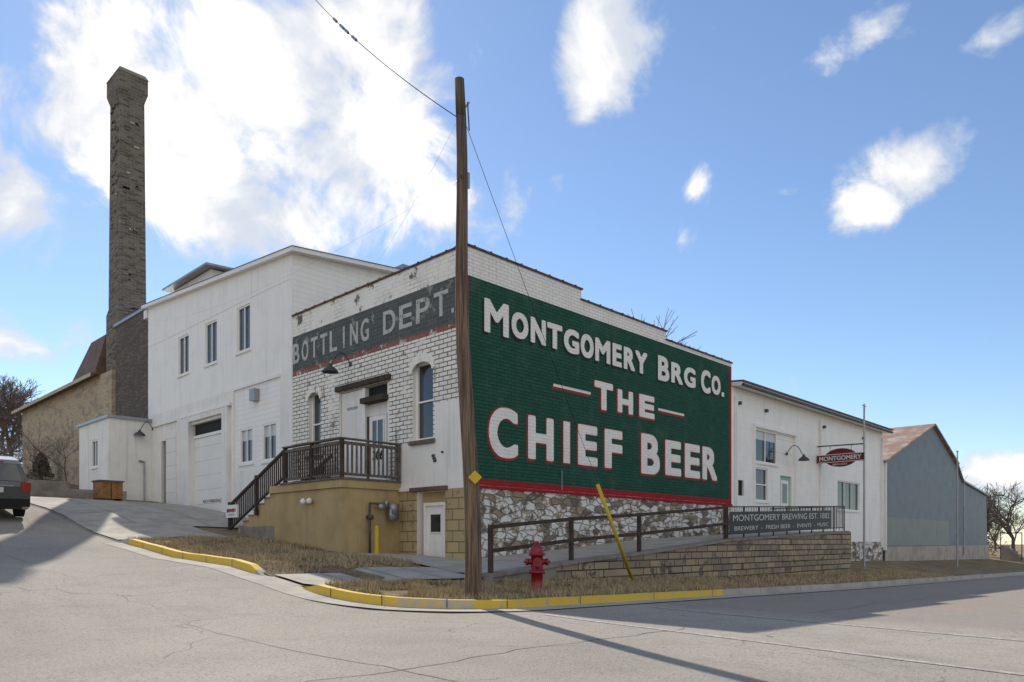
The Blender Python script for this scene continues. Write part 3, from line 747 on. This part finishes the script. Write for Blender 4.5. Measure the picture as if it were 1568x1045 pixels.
# ---------------------------------------------------------------- ramp, retaining wall and railings
RAMP=[(-2.6,.80),(-2.2,.82),(.6,1.06),(3.5,1.24),(8.3,1.60),(18.4,1.96)]
def rp(x): return interp(x,RAMP)
RW=empty('retaining_wall')
mb=MB(); x=-2.3
while x<18.35:
    x2=min(x+.7,18.4)
    mb.prism([(x,-3.42),(x2,-3.42),(x2,-3.12),(x,-3.12)],lambda p,t:(p[0],p[1],(g(p[0],p[1])-.1) if t==0 else rp(p[0])-.08),'concrete_dark' if x<-.3 else 'block_stone')
    mb.prism([(x,-3.47),(x2,-3.47),(x2,-3.06),(x,-3.06)],lambda p,t:(p[0],p[1],rp(p[0])-.078+.075*t),'concrete_dark')
    x=x2
rr=random.Random(4)
for row in range(9):
    x=-.2+rr.uniform(0,.4)
    while x<18:
        w=rr.uniform(.35,.8); zb=.22+row*.2
        if zb+.19<rp(x)-.1 and zb>g(x,-3.4)-.05 and rr.random()<.45: mb.box(x,x+w-.03,-3.42-rr.uniform(.01,.05),-3.40,zb,zb+.17,'block_stone')
        x+=w
mb.prism([(18.4,-3.42),(18.7,-3.42),(18.7,0),(18.4,0)],lambda p,t:(p[0],p[1],-.2+t*(2.12)),'block_stone')
mb.obj('stone_face',RW)
mb=MB(); x=-2.3
while x<18.35:
    x2=min(x+.7,18.4); mb.face([(x,-3.06,rp(x)-.004),(x2,-3.06,rp(x2)-.004),(x2,-.004,rp(x2)-.004),(x,-.004,rp(x)-.004)],'concrete'); x=x2
mb.obj('ramp_pavement')
RL=empty('ramp_railing'); mb=MB()
ps=[-2.2,.55,3.45,8.25]
for a in ps: mb.box(a-.045,a+.045,-3.30,-3.21,rp(a)-.35,rp(a)+1.05,'wood_brown')
for a,b in zip(ps,ps[1:]):
    for hh in (1.0,.48):
        mb.prism([(a+.03,0),(b-.03,0),(b-.03,.085),(a+.03,.085)],lambda p,t:(p[0],-3.31+.05*t,rp(p[0])+hh+p[1]-.04),'wood_brown')
mb.obj('wood_rail',RL)
BR=empty('black_rail_with_banner'); mb=MB()
a=8.4
while a<18.5:
    mb.box(a-.02,a+.02,-3.27,-3.23,rp(a),rp(a)+1.02,'black_metal'); a+=1.11
for hh in (.12,1.0):
    mb.prism([(8.4,0),(18.4,0),(18.4,.04),(8.4,.04)],lambda p,t:(p[0],-3.27+.04*t,rp(p[0])+hh+p[1]),'black_metal')
a=8.5
while a<18.3: mb.box(a,a+.012,-3.258,-3.246,rp(a)+.14,rp(a)+1.0,'black_metal'); a+=.12
mb.prism([(8.5,.14),(16.9,.14),(16.9,.86),(8.5,.86)],lambda p,t:(p[0],-3.285+.008*t,rp(p[0])+p[1]),'black_metal')
a=-3.2
while a<-.1: mb.box(18.34,18.36,a,a+.015,2.0,3.0,'black_metal'); a+=.12
mb.box(18.33,18.37,-3.25,-.05,2.96,3.0,'black_metal')
mb.obj('rail',BR)
mb=MB()
def sloped_text(s,u0,u1,h0,h1,mat='banner_white'):
    k=len(mb.v); letter(mb,'R',s,u0,u1,h0,h1,3.29,mat)
    for i in range(k,len(mb.v)): v=mb.v[i]; mb.v[i]=(v[0],v[1],v[2]+rp(v[0]))
sloped_text('MONTGOMERY BREWING EST. 1882',8.7,16.7,.55,.76); sloped_text('BREWERY  -  FRESH BEER  -  EVENTS  -  MUSIC',8.8,16.6,.24,.38)
mb.obj('banner_text',BR)

# ---------------------------------------------------------------- low white building along the street
WB=empty('white_warehouse')
HW=[(16.95,21.0,5.0,6.45),(17.0,18.25,3.3,4.75),(19.5,20.7,2.0,4.55),(15.25,15.95,3.45,4.1),(26.4,29.6,3.2,4.75)]
def mfW(u,z): return 'rubble_white' if z<1.5 else 'panel_siding_far'
wall('street_wall',WB,'R',14.87,33.4,-.6,7.95,HW,mfW,(),(1.5,))
window('window_a',WB,'R',16.95,19.2,5.0,6.45,mh=(),mv=(.5,),blind=.3)
mb=MB()
mb.fbox('R',19.2,21.0,5.0,6.45,-.12,-.06,'garage_panel'); mb.fbox('R',16.8,21.15,6.5,6.62,.003,.08,'white_trim')
mb.fbox('R',16.8,16.92,2.0,6.5,.003,.07,'white_trim'); mb.fbox('R',21.03,21.15,2.0,6.5,.003,.07,'white_trim')
mb.fbox('R',19.5,20.7,2.0,4.55,-.14,-.09,'teal_door'); mb.fbox('R',19.7,20.5,2.1,4.35,-.08,-.06,'white_trim'); mb.fbox('R',19.85,20.35,3.3,4.2,-.058,-.05,'glass')
mb.fbox('R',15.25,15.95,3.45,4.1,-.12,-.08,'dark_void')
window('window_b',WB,'R',17.0,18.25,3.3,4.75,mh=(.5,)); window('window_c',WB,'R',26.4,29.6,3.2,4.75,mh=(),mv=(.33,.66))
for u in (15.1,23.95,33.1): mb.fbox('R',u,u+.12,1.2,7.6,.01,.12,'white_trim')
mb.prism([(-.45,7.93),(-.45,8.08),(6,8.65),(6,8.5)],lambda p,t:(14.9+18.75*t,p[0],p[1]),'white_trim')
mb.prism([(-.52,8.083),(-.52,8.15),(6,8.73),(6,8.66)],lambda p,t:(14.9+18.8*t,p[0],p[1]),'fascia_brown')
mb.tube((14.9,-.5,7.95),(33.5,-.5,7.95),.07,.07,'dark_steel',8)
mb.box(24.5,25.2,1,1.6,8.1,8.45,'grey_metal')
mb.face([(14.9,6,8.5),(33.4,6,8.5),(33.4,6,0),(14.9,6,0)],'lap_siding'); mb.face([(33.4,0,0),(33.4,6,0),(33.4,6,8.5),(33.4,0,8)],'lap_siding')
for u in (15.4,17.9,24.4,30): mb.box(u,u+.12,-.14,-.003,7.25,7.38,'dark_steel')
mb.obj('trim',WB)
gooseneck('gooseneck_lamp_c',WB,(20.2,0,5.6),(0,-1,0),L=.8,rise=.4)
SH=empty('metal_shed')
prof=[(33.5,-.4),(33.5,6.27),(43.5,9.54),(49.6,7.3),(51.3,6.1),(59.3,5.36),(59.8,-.6)]
mb=MB()
mb.face([(p[0],-.02,p[1]) for p in prof],'metal_blue')
mb.prism([(33.25,6.18),(43.5,9.56),(43.5,9.66),(33.15,6.28)],lambda p,t:(p[0],-.25+24*t,p[1]),'rust_roof')
mb.prism([(43.5,9.56),(49.7,7.30),(49.75,7.40),(43.5,9.66)],lambda p,t:(p[0],-.25+24*t,p[1]),'rust_roof')
mb.prism([(49.6,7.3),(51.3,6.12),(59.5,5.36),(59.5,5.46),(51.3,6.24),(49.6,7.45)],lambda p,t:(p[0],-.2+24*t,p[1]),'grey_metal')
mb.box(33.52,47.5,-.08,-.03,1.25,3.0,'metal_low')
mb.box(33.5,59.8,-.14,-.09,-.7,1.22,'concrete')
mb.box(33.40,33.55,-.2,-.03,1.0,6.2,'white_trim')
mb.tube((51.2,-.2,.5),(51.2,-.2,6.0),.06,.06,'grey_metal')
mb.face([(59.8,0,-.6),(59.8,20,-.6),(59.8,20,5.3),(59.3,0,5.3)],'metal_blue')
mb.obj('shed_shell',SH)

# ---------------------------------------------------------------- street furniture
def pole():
    E_=empty('utility_pole'); mb=MB()
    b=Vector((-4.60,-5.28,.25)); t=Vector((-4.80,-5.10,9.62)); n=16; k=14
    def c_(i): return b.lerp(t,i/k)+Vector((.03*math.sin(i*.62),-.03*math.sin(i*.62),0))
    for i in range(k): mb.tube(c_(i),c_(i+1),.155-.07*i/k,.155-.07*(i+1)/k,'pole_wood',n,cap=(i==k-1))
    mb.obj('shaft',E_,True)
    mb=MB()
    mb.box(-4.80,-4.62,-5.22,-5.20,7.72,8.0,'grey_metal'); mb.tube((-4.9,-5.3,7.85),(-4.6,-5.0,7.85),.012,.012,'dark_steel')
    mb.tube((-4.78,-5.14,9.0),(-4.62,-5.2,9.25),.018,.018,'grey_metal'); mb.tube((-4.70,-5.25,9.2),(-4.69,-5.28,8.7),.012,.012,'dark_steel')
    c=Vector((-4.68,-5.42,2.62)); dx=Vector((.7,-.72,0)); up=Vector((0,0,1)); s=.12; nrm=Vector((-.72,-.7,0))*.03
    mb.face([c+nrm+dx*s,c+nrm+up*s,c+nrm-dx*s,c+nrm-up*s],'yellow_paint')
    mb.obj('hardware',E_)
pole()
def wire(name,p0,p1,sag,r=.012,mat='rubber',parent=None,n=16,spl=()):
    mb=MB(); p0=Vector(p0);p1=Vector(p1); f=lambda t:p0.lerp(p1,t)-Vector((0,0,sag*4*t*(1-t))); pts=[f(i/n) for i in range(n+1)]
    for a,c in zip(pts,pts[1:]): mb.tube(a,c,r,r,mat,5,cap=False)
    for a,b in spl: mb.tube(f(a),f(b),.035,.035,'grey_metal',8)
    return mb.obj(name,parent)
GW=empty('guy_wire'); wire('guy_strand',(-4.72,-5.14,9.0),(2.2,-3.9,.62),.02,.005,parent=GW)
mb=MB(); a=Vector((2.2,-3.9,.55)); bq=Vector((-4.72,-5.14,9.0)); mb.tube(a,a.lerp(bq,.27),.045,.045,'yellow_paint',10); mb.obj('yellow_guard',GW,True)
OW=empty('overhead_wires')
wire('line_a',(-4.8,-5.1,8.95),(-2.2,5.0,18.2),.25,.009,parent=OW,spl=((.50,.525),(.555,.575),(.585,.61),(.64,.66)))
wire('line_b',(-4.8,-5.1,7.85),(-.1,21.5,11.9),.5,.002,'grey_metal',parent=OW)
wire('line_c',(-4.8,-5.1,8.9),(-.05,5.4,9.4),.3,.002,'grey_metal',parent=OW)
def hydrant(x,y):
    E_=empty('fire_hydrant'); z=lotz(x,y)-.02; mb=MB()
    mb.lathe((x,y,z),[(.0,0),(.17,0),(.17,.05),(.12,.06),(.115,.38),(.16,.39),(.16,.44),(.125,.45),(.12,.74),(.165,.75),(.165,.79),(.14,.80),(.135,.86),(.11,.92),(.06,.965),(.045,.97),(.04,1.03),(0,1.04)],'hydrant_red',24)
    for k in range(8):
        t=k*math.pi/4; mb.tube((x+.145*math.cos(t),y+.145*math.sin(t),z+.37),(x+.145*math.cos(t),y+.145*math.sin(t),z+.46),.014,.014,'hydrant_red',6)
    z2=z+.62
    for d,r,L in (((-.7,-.72),.075,.21),((.72,-.7),.058,.22),((-.72,.7),.058,.22)):
        mb.tube((x,y,z2),(x+d[0]*L,y+d[1]*L,z2),r,r,'hydrant_red',16); mb.tube((x+d[0]*(L-.05),y+d[1]*(L-.05),z2),(x+d[0]*(L+.01),y+d[1]*(L+.01),z2),r*1.25,r*1.2,'hydrant_red',16)
        mb.tube((x+d[0]*L,y+d[1]*L,z2),(x+d[0]*(L+.05),y+d[1]*(L+.05),z2),.022,.02,'hydrant_red',6)
    o=mb.obj('hydrant_body',E_,False)
    for p in o.data.polygons: p.use_smooth=len(p.vertices)==4
hydrant(-2.42,-4.82)
SG=empty('hanging_brewery_sign'); mb=MB(); sx,sy=23.7,-2.25
mb.tube((sx,sy,.1),(sx,sy,8.1),.055,.04,'grey_metal',10); mb.tube((sx-.25,sy,8.0),(sx+.25,sy,8.0),.02,.02,'grey_metal')
mb.tube((sx,sy,6.2),(sx,-.02,6.25),.03,.03,'black_metal')
def ov(cx,cz,a,b,n=28): return [(cx+a*math.cos(2*math.pi*i/n),cz+b*math.sin(2*math.pi*i/n)) for i in range(n)]
cy_=-1.15
mb.prism(ov(cy_,5.62,.78,.45),lambda p,t:(sx-.05+.1*t,p[0],p[1]),'sign_maroon')
mb.prism([(cy_-1.12,5.40),(cy_+1.12,5.40),(cy_+1.12,5.80),(cy_-1.12,5.80)],lambda p,t:(sx-.08+.16*t,p[0],p[1]),'sign_maroon')
for z in (5.40,5.77): mb.box(sx-.085,sx-.082,cy_-1.1,cy_+1.1,z,z+.03,'banner_white')
for y in (cy_-.5,cy_+.5): mb.tube((sx,y,5.9),(sx,y,6.23),.012,.012,'black_metal')
letter(mb,'L','MONTGOMERY',cy_+1.0,cy_-1.0,5.49,5.71,-(sx-.09),'banner_white',.008)
letter(mb,'L','BREWERY',cy_+.35,cy_-.35,5.25,5.34,-(sx-.06),'banner_white')
mb.obj('sign',SG)
mb=MB(); mb.tube((37.3,-3.0,.0),(37.3,-3.0,7.0),.05,.035,'grey_metal',10); mb.tube((37.1,-3.0,6.95),(37.5,-3.0,6.95),.03,.03,'grey_metal'); mb.obj('light_pole',None)  # thin light pole with a short crossarm, lamp head left out
mb=MB(); x,y=-3.0,18.9; z=lotz(x,y)
mb.box(x-.45,x+.45,y-.4,y+.4,z+.08,z+.78,'orange_wood'); mb.box(x-.50,x+.50,y-.45,y+.45,z+.782,z+.84,'wood_grey'); mb.box(x-.02,x+.02,y-.41,y-.402,z+.1,z+.76,'wood_brown')
for dx in (-.4,.4): mb.box(x+dx-.04,x+dx+.04,y-.38,y+.38,z,z+.08,'wood_brown')
mb.obj('wooden_cabinet')
mb=MB(); mb.box(-4.4,-1.9,20.0,27,3.0,3.72,'concrete'); mb.box(-6.2,-3.9,18.6,18.9,2.7,3.5,'concrete_dark'); mb.box(-6.3,-4.4,19,27,3.0,3.95,'concrete_dark'); mb.box(-6.35,-4.0,18.5,18.59,2.7,3.18,'yellow_paint')
mb.obj('loading_steps')
mb=MB()
for i in range(4): mb.box(-3.2-.35*i,-2.05,9.9+.35*i,10.2+.35*i,1.3,1.75+.12*i,'wood_grey')
mb.obj('timber_edging')

def suv(cx,y0,ang):
    E_=empty('parked_suv'); gz=g(cx,y0+2.3)-.33; mb=MB()
    W2=.93
    side=[(0,.42),(-.04,.62),(-.02,.98),(.06,1.12),(.30,1.62),(.48,1.72),(1.2,1.78),(2.4,1.76),(3.0,1.62),(3.55,1.12),(4.45,.98),(4.65,.75),(4.66,.40),(4.2,.28),(.3,.28)]
    def wd(z): return W2 if z<1.05 else W2-.02-(z-1.05)*.30
    n=len(side)
    Lp=[(-wd(z),y,z) for y,z in side]; Rp=[(wd(z),y,z) for y,z in side]
    mb.face(Lp,'car_paint'); mb.face(Rp[::-1],'car_paint')
    for i in range(n):
        j=(i+1)%n; mb.face([Lp[i],Lp[j],Rp[j],Rp[i]],'car_paint')
    body=mb.obj('body',E_,False,bevel=.04)
    mb=MB()
    mb.face([(-.72,.055,1.14),(.72,.055,1.14),(.62,.29,1.60),(-.62,.29,1.60)],'glass')
    for s in (-1,1):
        mb.face([(s*(wd(1.12)+.008),.45,1.14),(s*(wd(1.12)+.008),3.3,1.14),(s*(wd(1.6)+.008),2.9,1.6),(s*(wd(1.6)+.008),.6,1.6)],'glass')
        mb.box(s*.93,s*.70,-.06,.04,.86,1.12,'tail_red'); mb.box(s*.935,s*.90,-.05,.3,.88,1.10,'tail_red')
        for yy in (.95,3.65):
            mb.tube((s*.72,yy,.34),(s*.94,yy,.34),.35,.35,'tyre',24); mb.tube((s*.94,yy,.34),(s*.95,yy,.34),.21,.21,'grey_metal',18)
    mb.box(-.92,.92,-.09,.02,.40,.60,'rubber'); mb.box(-.26,.26,-.065,-.03,.80,.95,'banner_white'); mb.box(-.5,.5,-.06,-.03,.98,1.02,'grey_metal')
    mb.tube((-.5,-.06,.33),(-.5,.15,.33),.04,.04,'grey_metal',10); mb.tube((-.3,.28,1.66),(.3,.28,1.66),.02,.02,'tail_red',6)
    mb.obj('glass_lights_wheels',E_)
    E_.location=(cx,y0,gz); E_.rotation_euler=(math.atan(.14),0,ang)
suv(-8.62,10.7,math.radians(-2))

# ---------------------------------------------------------------- trees
def tree(mb,base,h,r,seed,depth=6,spread=.55,tw='twig'):
    rnd=random.Random(seed)
    def br(p,d,L,r,k):
        segs=3 if k>2 else 2; q=p
        for i in range(segs):
            d=(d+Vector((rnd.gauss(0,.10),rnd.gauss(0,.10),rnd.gauss(.03,.05)))).normalized()
            q2=q+d*(L/segs); r2=r*(1-.22*(i+1)/segs); mb.tube(q,q2,r*(1-.22*i/segs),r2,'bark' if k>2 else tw,5 if k>3 else 3,cap=False); q=q2
            if k>0 and i<segs-1 and rnd.random()<.7:
                a=Vector((rnd.gauss(0,1),rnd.gauss(0,1),rnd.gauss(.2,.4))).normalized()
                br(q,(d*.5+a*.75).normalized(),L*.6,r2*.5,k-1)
        if k==0: return
        for _ in range(rnd.choice((2,3,3))):
            a=Vector((rnd.gauss(0,1),rnd.gauss(0,1),rnd.gauss(.1,.5))).normalized()
            br(q,(d+a*spread*1.2).normalized(),L*rnd.uniform(.66,.86),r*.66,k-1)
    br(Vector(base),Vector((0,0,1)),h*.26,r,depth)
def mk_(name,base,h,r,seed,depth=6):
    mb=MB(); tree(mb,base,h,r,seed,depth); return mb.obj(name)
mk_('bare_tree',(1.0,54,g(1,54)),9,.20,3)
mk_('bare_tree',(3.4,66,g(3,66)),11,.22,5)
mk_('bare_tree',(.6,60,g(0,60)),10,.20,9)
mk_('bare_tree',(24,13,.5),15.5,.2,12)
mk_('bare_shrub',(-1.2,31.6,g(-1.2,31.6)),4.2,.045,21,6)
mk_('bare_shrub',(-1.5,36,g(-1.5,36)),3.0,.04,27,5)
mk_('bare_tree',(68,3,-.3),8,.2,31)
mk_('bare_tree',(76,1,-.5),9,.2,33)
mb=MB()
for i in range(14):
    x=90+i*9+random.uniform(-3,3); y=14+i*1.4+random.uniform(-6,14)
    tree(mb,(x,y,-1),random.uniform(9,13),.25,100+i,5)
for i in range(8):
    x=4+i*2.6; tree(mb,(x,98+random.uniform(-8,8),8),random.uniform(10,14),.2,200+i,5)
mb.obj('distant_trees')
def conifer(x,y,h,r,seed):
    rnd=random.Random(seed); mb=MB(); z=g(x,y); mb.tube((x,y,z),(x,y,z+h),.12,.02,'bark',6)
    for _ in range(2200):
        t=rnd.random()**.8; zz=z+.3+t*(h-.3); rr=r*(1-t)**.8*rnd.uniform(.35,1.08)*(1+.2*math.sin(zz*5)); a=rnd.uniform(0,6.28)
        c=Vector((x+rr*math.cos(a),y+rr*math.sin(a),zz)); s=rnd.uniform(.08,.2)
        v1=Vector((rnd.gauss(0,1),rnd.gauss(0,1),rnd.gauss(0,.6))).normalized()*s; v2=Vector((rnd.gauss(0,1),rnd.gauss(0,1),rnd.gauss(0,1))).normalized()*s
        mb.face([c,c+v1,c+v2],'evergreen')
    mb.obj('evergreen_tree')
conifer(64,1.5,5.0,1.5,1); conifer(-1.0,37.5,1.7,.7,2); conifer(70,3,4.2,1.6,5)
mb=MB()
for i in range(5): mb.box(60.2,62,-1.2-.3*i,-.9-.3*i,-.8,1.2-.25*i,'concrete_dark')
for y in (-.9,-2.4): mb.box(60.2,60.28,y,y+.06,0,2.3,'black_metal')
mb.box(60.2,60.28,-2.4,-.9,2.2,2.28,'black_metal'); mb.obj('entry_steps')

# ---------------------------------------------------------------- light, sky, camera
sun_az=math.radians(23)       # from +Y toward +X
sun_el=math.radians(39.5)
ld=bpy.data.lights.new('sun','SUN'); ld.energy=4.8; ld.angle=math.radians(.5); ld.color=(1,.93,.83)
lo=bpy.data.objects.new('sun',ld); COL.objects.link(lo)
sd=Vector((math.sin(sun_az)*math.cos(sun_el),math.cos(sun_az)*math.cos(sun_el),math.sin(sun_el)))
lo.rotation_euler=sd.to_track_quat('Z','Y').to_euler(); lo.location=(0,0,40)
w=bpy.data.worlds.new('World'); SC.world=w; w.use_nodes=True; nt=w.node_tree; bg=nt.nodes['Background']
sky=N(nt,'ShaderNodeTexSky',sky_type='NISHITA'); sky.sun_disc=False; sky.sun_elevation=sun_el; sky.sun_rotation=sun_az
sky.air_density=1.0; sky.dust_density=.1; sky.ozone_density=3.0; sky.altitude=300
tc=N(nt,'ShaderNodeTexCoord'); dirv=tc.outputs['Generated']
sp=N(nt,'ShaderNodeSeparateXYZ'); nt.links.new(dirv,sp.inputs[0])
az=math_(nt,'ARCTAN2',sp.outputs[0],sp.outputs[1]); el=math_(nt,'ARCSINE',sp.outputs[2])
cb=N(nt,'ShaderNodeCombineXYZ'); nt.links.new(az,cb.inputs[0]); nt.links.new(el,cb.inputs[1])
# cumulus groups: azimuth, elevation, half width, half height (degrees), weight
CL=[(32,31,13,9,1.0),(20,26,9,5.5,.95),(25,22,9,4,.85),(36,25,7,5,.95),(12,21,4,4,.75),(40,24,4.5,3,.8),(17,31,5,4,.7),
(53.4,33.6,3.7,3.6,.95),(51.4,31.0,2.0,2.2,.7),(74.2,24.4,3.6,2.1,.92),(71.0,22.4,2.6,1.8,.85),
(71.6,32.0,3.4,2.0,.78),(59.8,24.8,1.9,1.9,.8),(58.8,21.8,1.6,2.2,.76),(79,29.5,3.0,1.3,.55),(11,12.5,5,2.4,.64),(80,4.6,4,1.5,.9),(66,24,2.6,1.2,.5)]
acc=None
for a,e,wx,wy,k in CL:
    mp=N(nt,'ShaderNodeMapping'); kx,ky=1/math.radians(wx*1.5),1/math.radians(wy*1.5)
    mp.inputs['Scale'].default_value=(kx,ky,1); mp.inputs['Location'].default_value=(-math.radians(a)*kx,-math.radians(e)*ky,0)
    nt.links.new(cb.outputs[0],mp.inputs[0]); gr=N(nt,'ShaderNodeTexGradient',gradient_type='SPHERICAL'); nt.links.new(mp.outputs[0],gr.inputs[0])
    v=math_(nt,'MULTIPLY',gr.outputs['Fac'],k*1.35)
    acc=v if acc is None else math_(nt,'MAXIMUM',acc,v)
# unseen cloud field added behind the camera to brighten the shaded walls
sgn=math_(nt,'SUBTRACT',math_(nt,'MULTIPLY',math_(nt,'ADD',sp.outputs[0],sp.outputs[1]),-.707),.10)
back=math_(nt,'MULTIPLY',ramp(nt,sgn,0,.4),.85)
acc=math_(nt,'MAXIMUM',acc,back)
acc=math_(nt,'MINIMUM',acc,.95)
n1=noise_(nt,dirv,9,6,.60,.35); n2=noise_(nt,dirv,6,3,.55)
dens=math_(nt,'ADD',acc,math_(nt,'MULTIPLY',math_(nt,'SUBTRACT',n1,.5),2.3))
mask=ramp(nt,dens,.38,.86)
shade=ramp(nt,math_(nt,'ADD',dens,math_(nt,'MULTIPLY',math_(nt,'SUBTRACT',n2,.5),2.4)),.5,1.3)
S=.15
cc=mix(nt,shade,(.72/S,.77/S,.85/S),(1.30/S,1.24/S,1.16/S))
fin=mix(nt,math_(nt,'MULTIPLY',mask,.96),sky.outputs[0],cc)
nt.links.new(fin,bg.inputs['Color']); bg.inputs['Strength'].default_value=S
cd=bpy.data.cameras.new('camera'); cd.sensor_width=36; cd.lens=36*1134/1568; cd.shift_y=(830-522.5)/1568; cd.clip_end=3000; cd.clip_start=.05
co=bpy.data.objects.new('camera',cd); COL.objects.link(co); co.location=(-13.465,-14.843,1.5)
co.rotation_euler=(math.radians(90),0,math.atan2(.6966,.7175)-math.pi/2)
SC.camera=co
SC.view_settings.view_transform='Standard'; SC.view_settings.look='None'; SC.view_settings.exposure=0
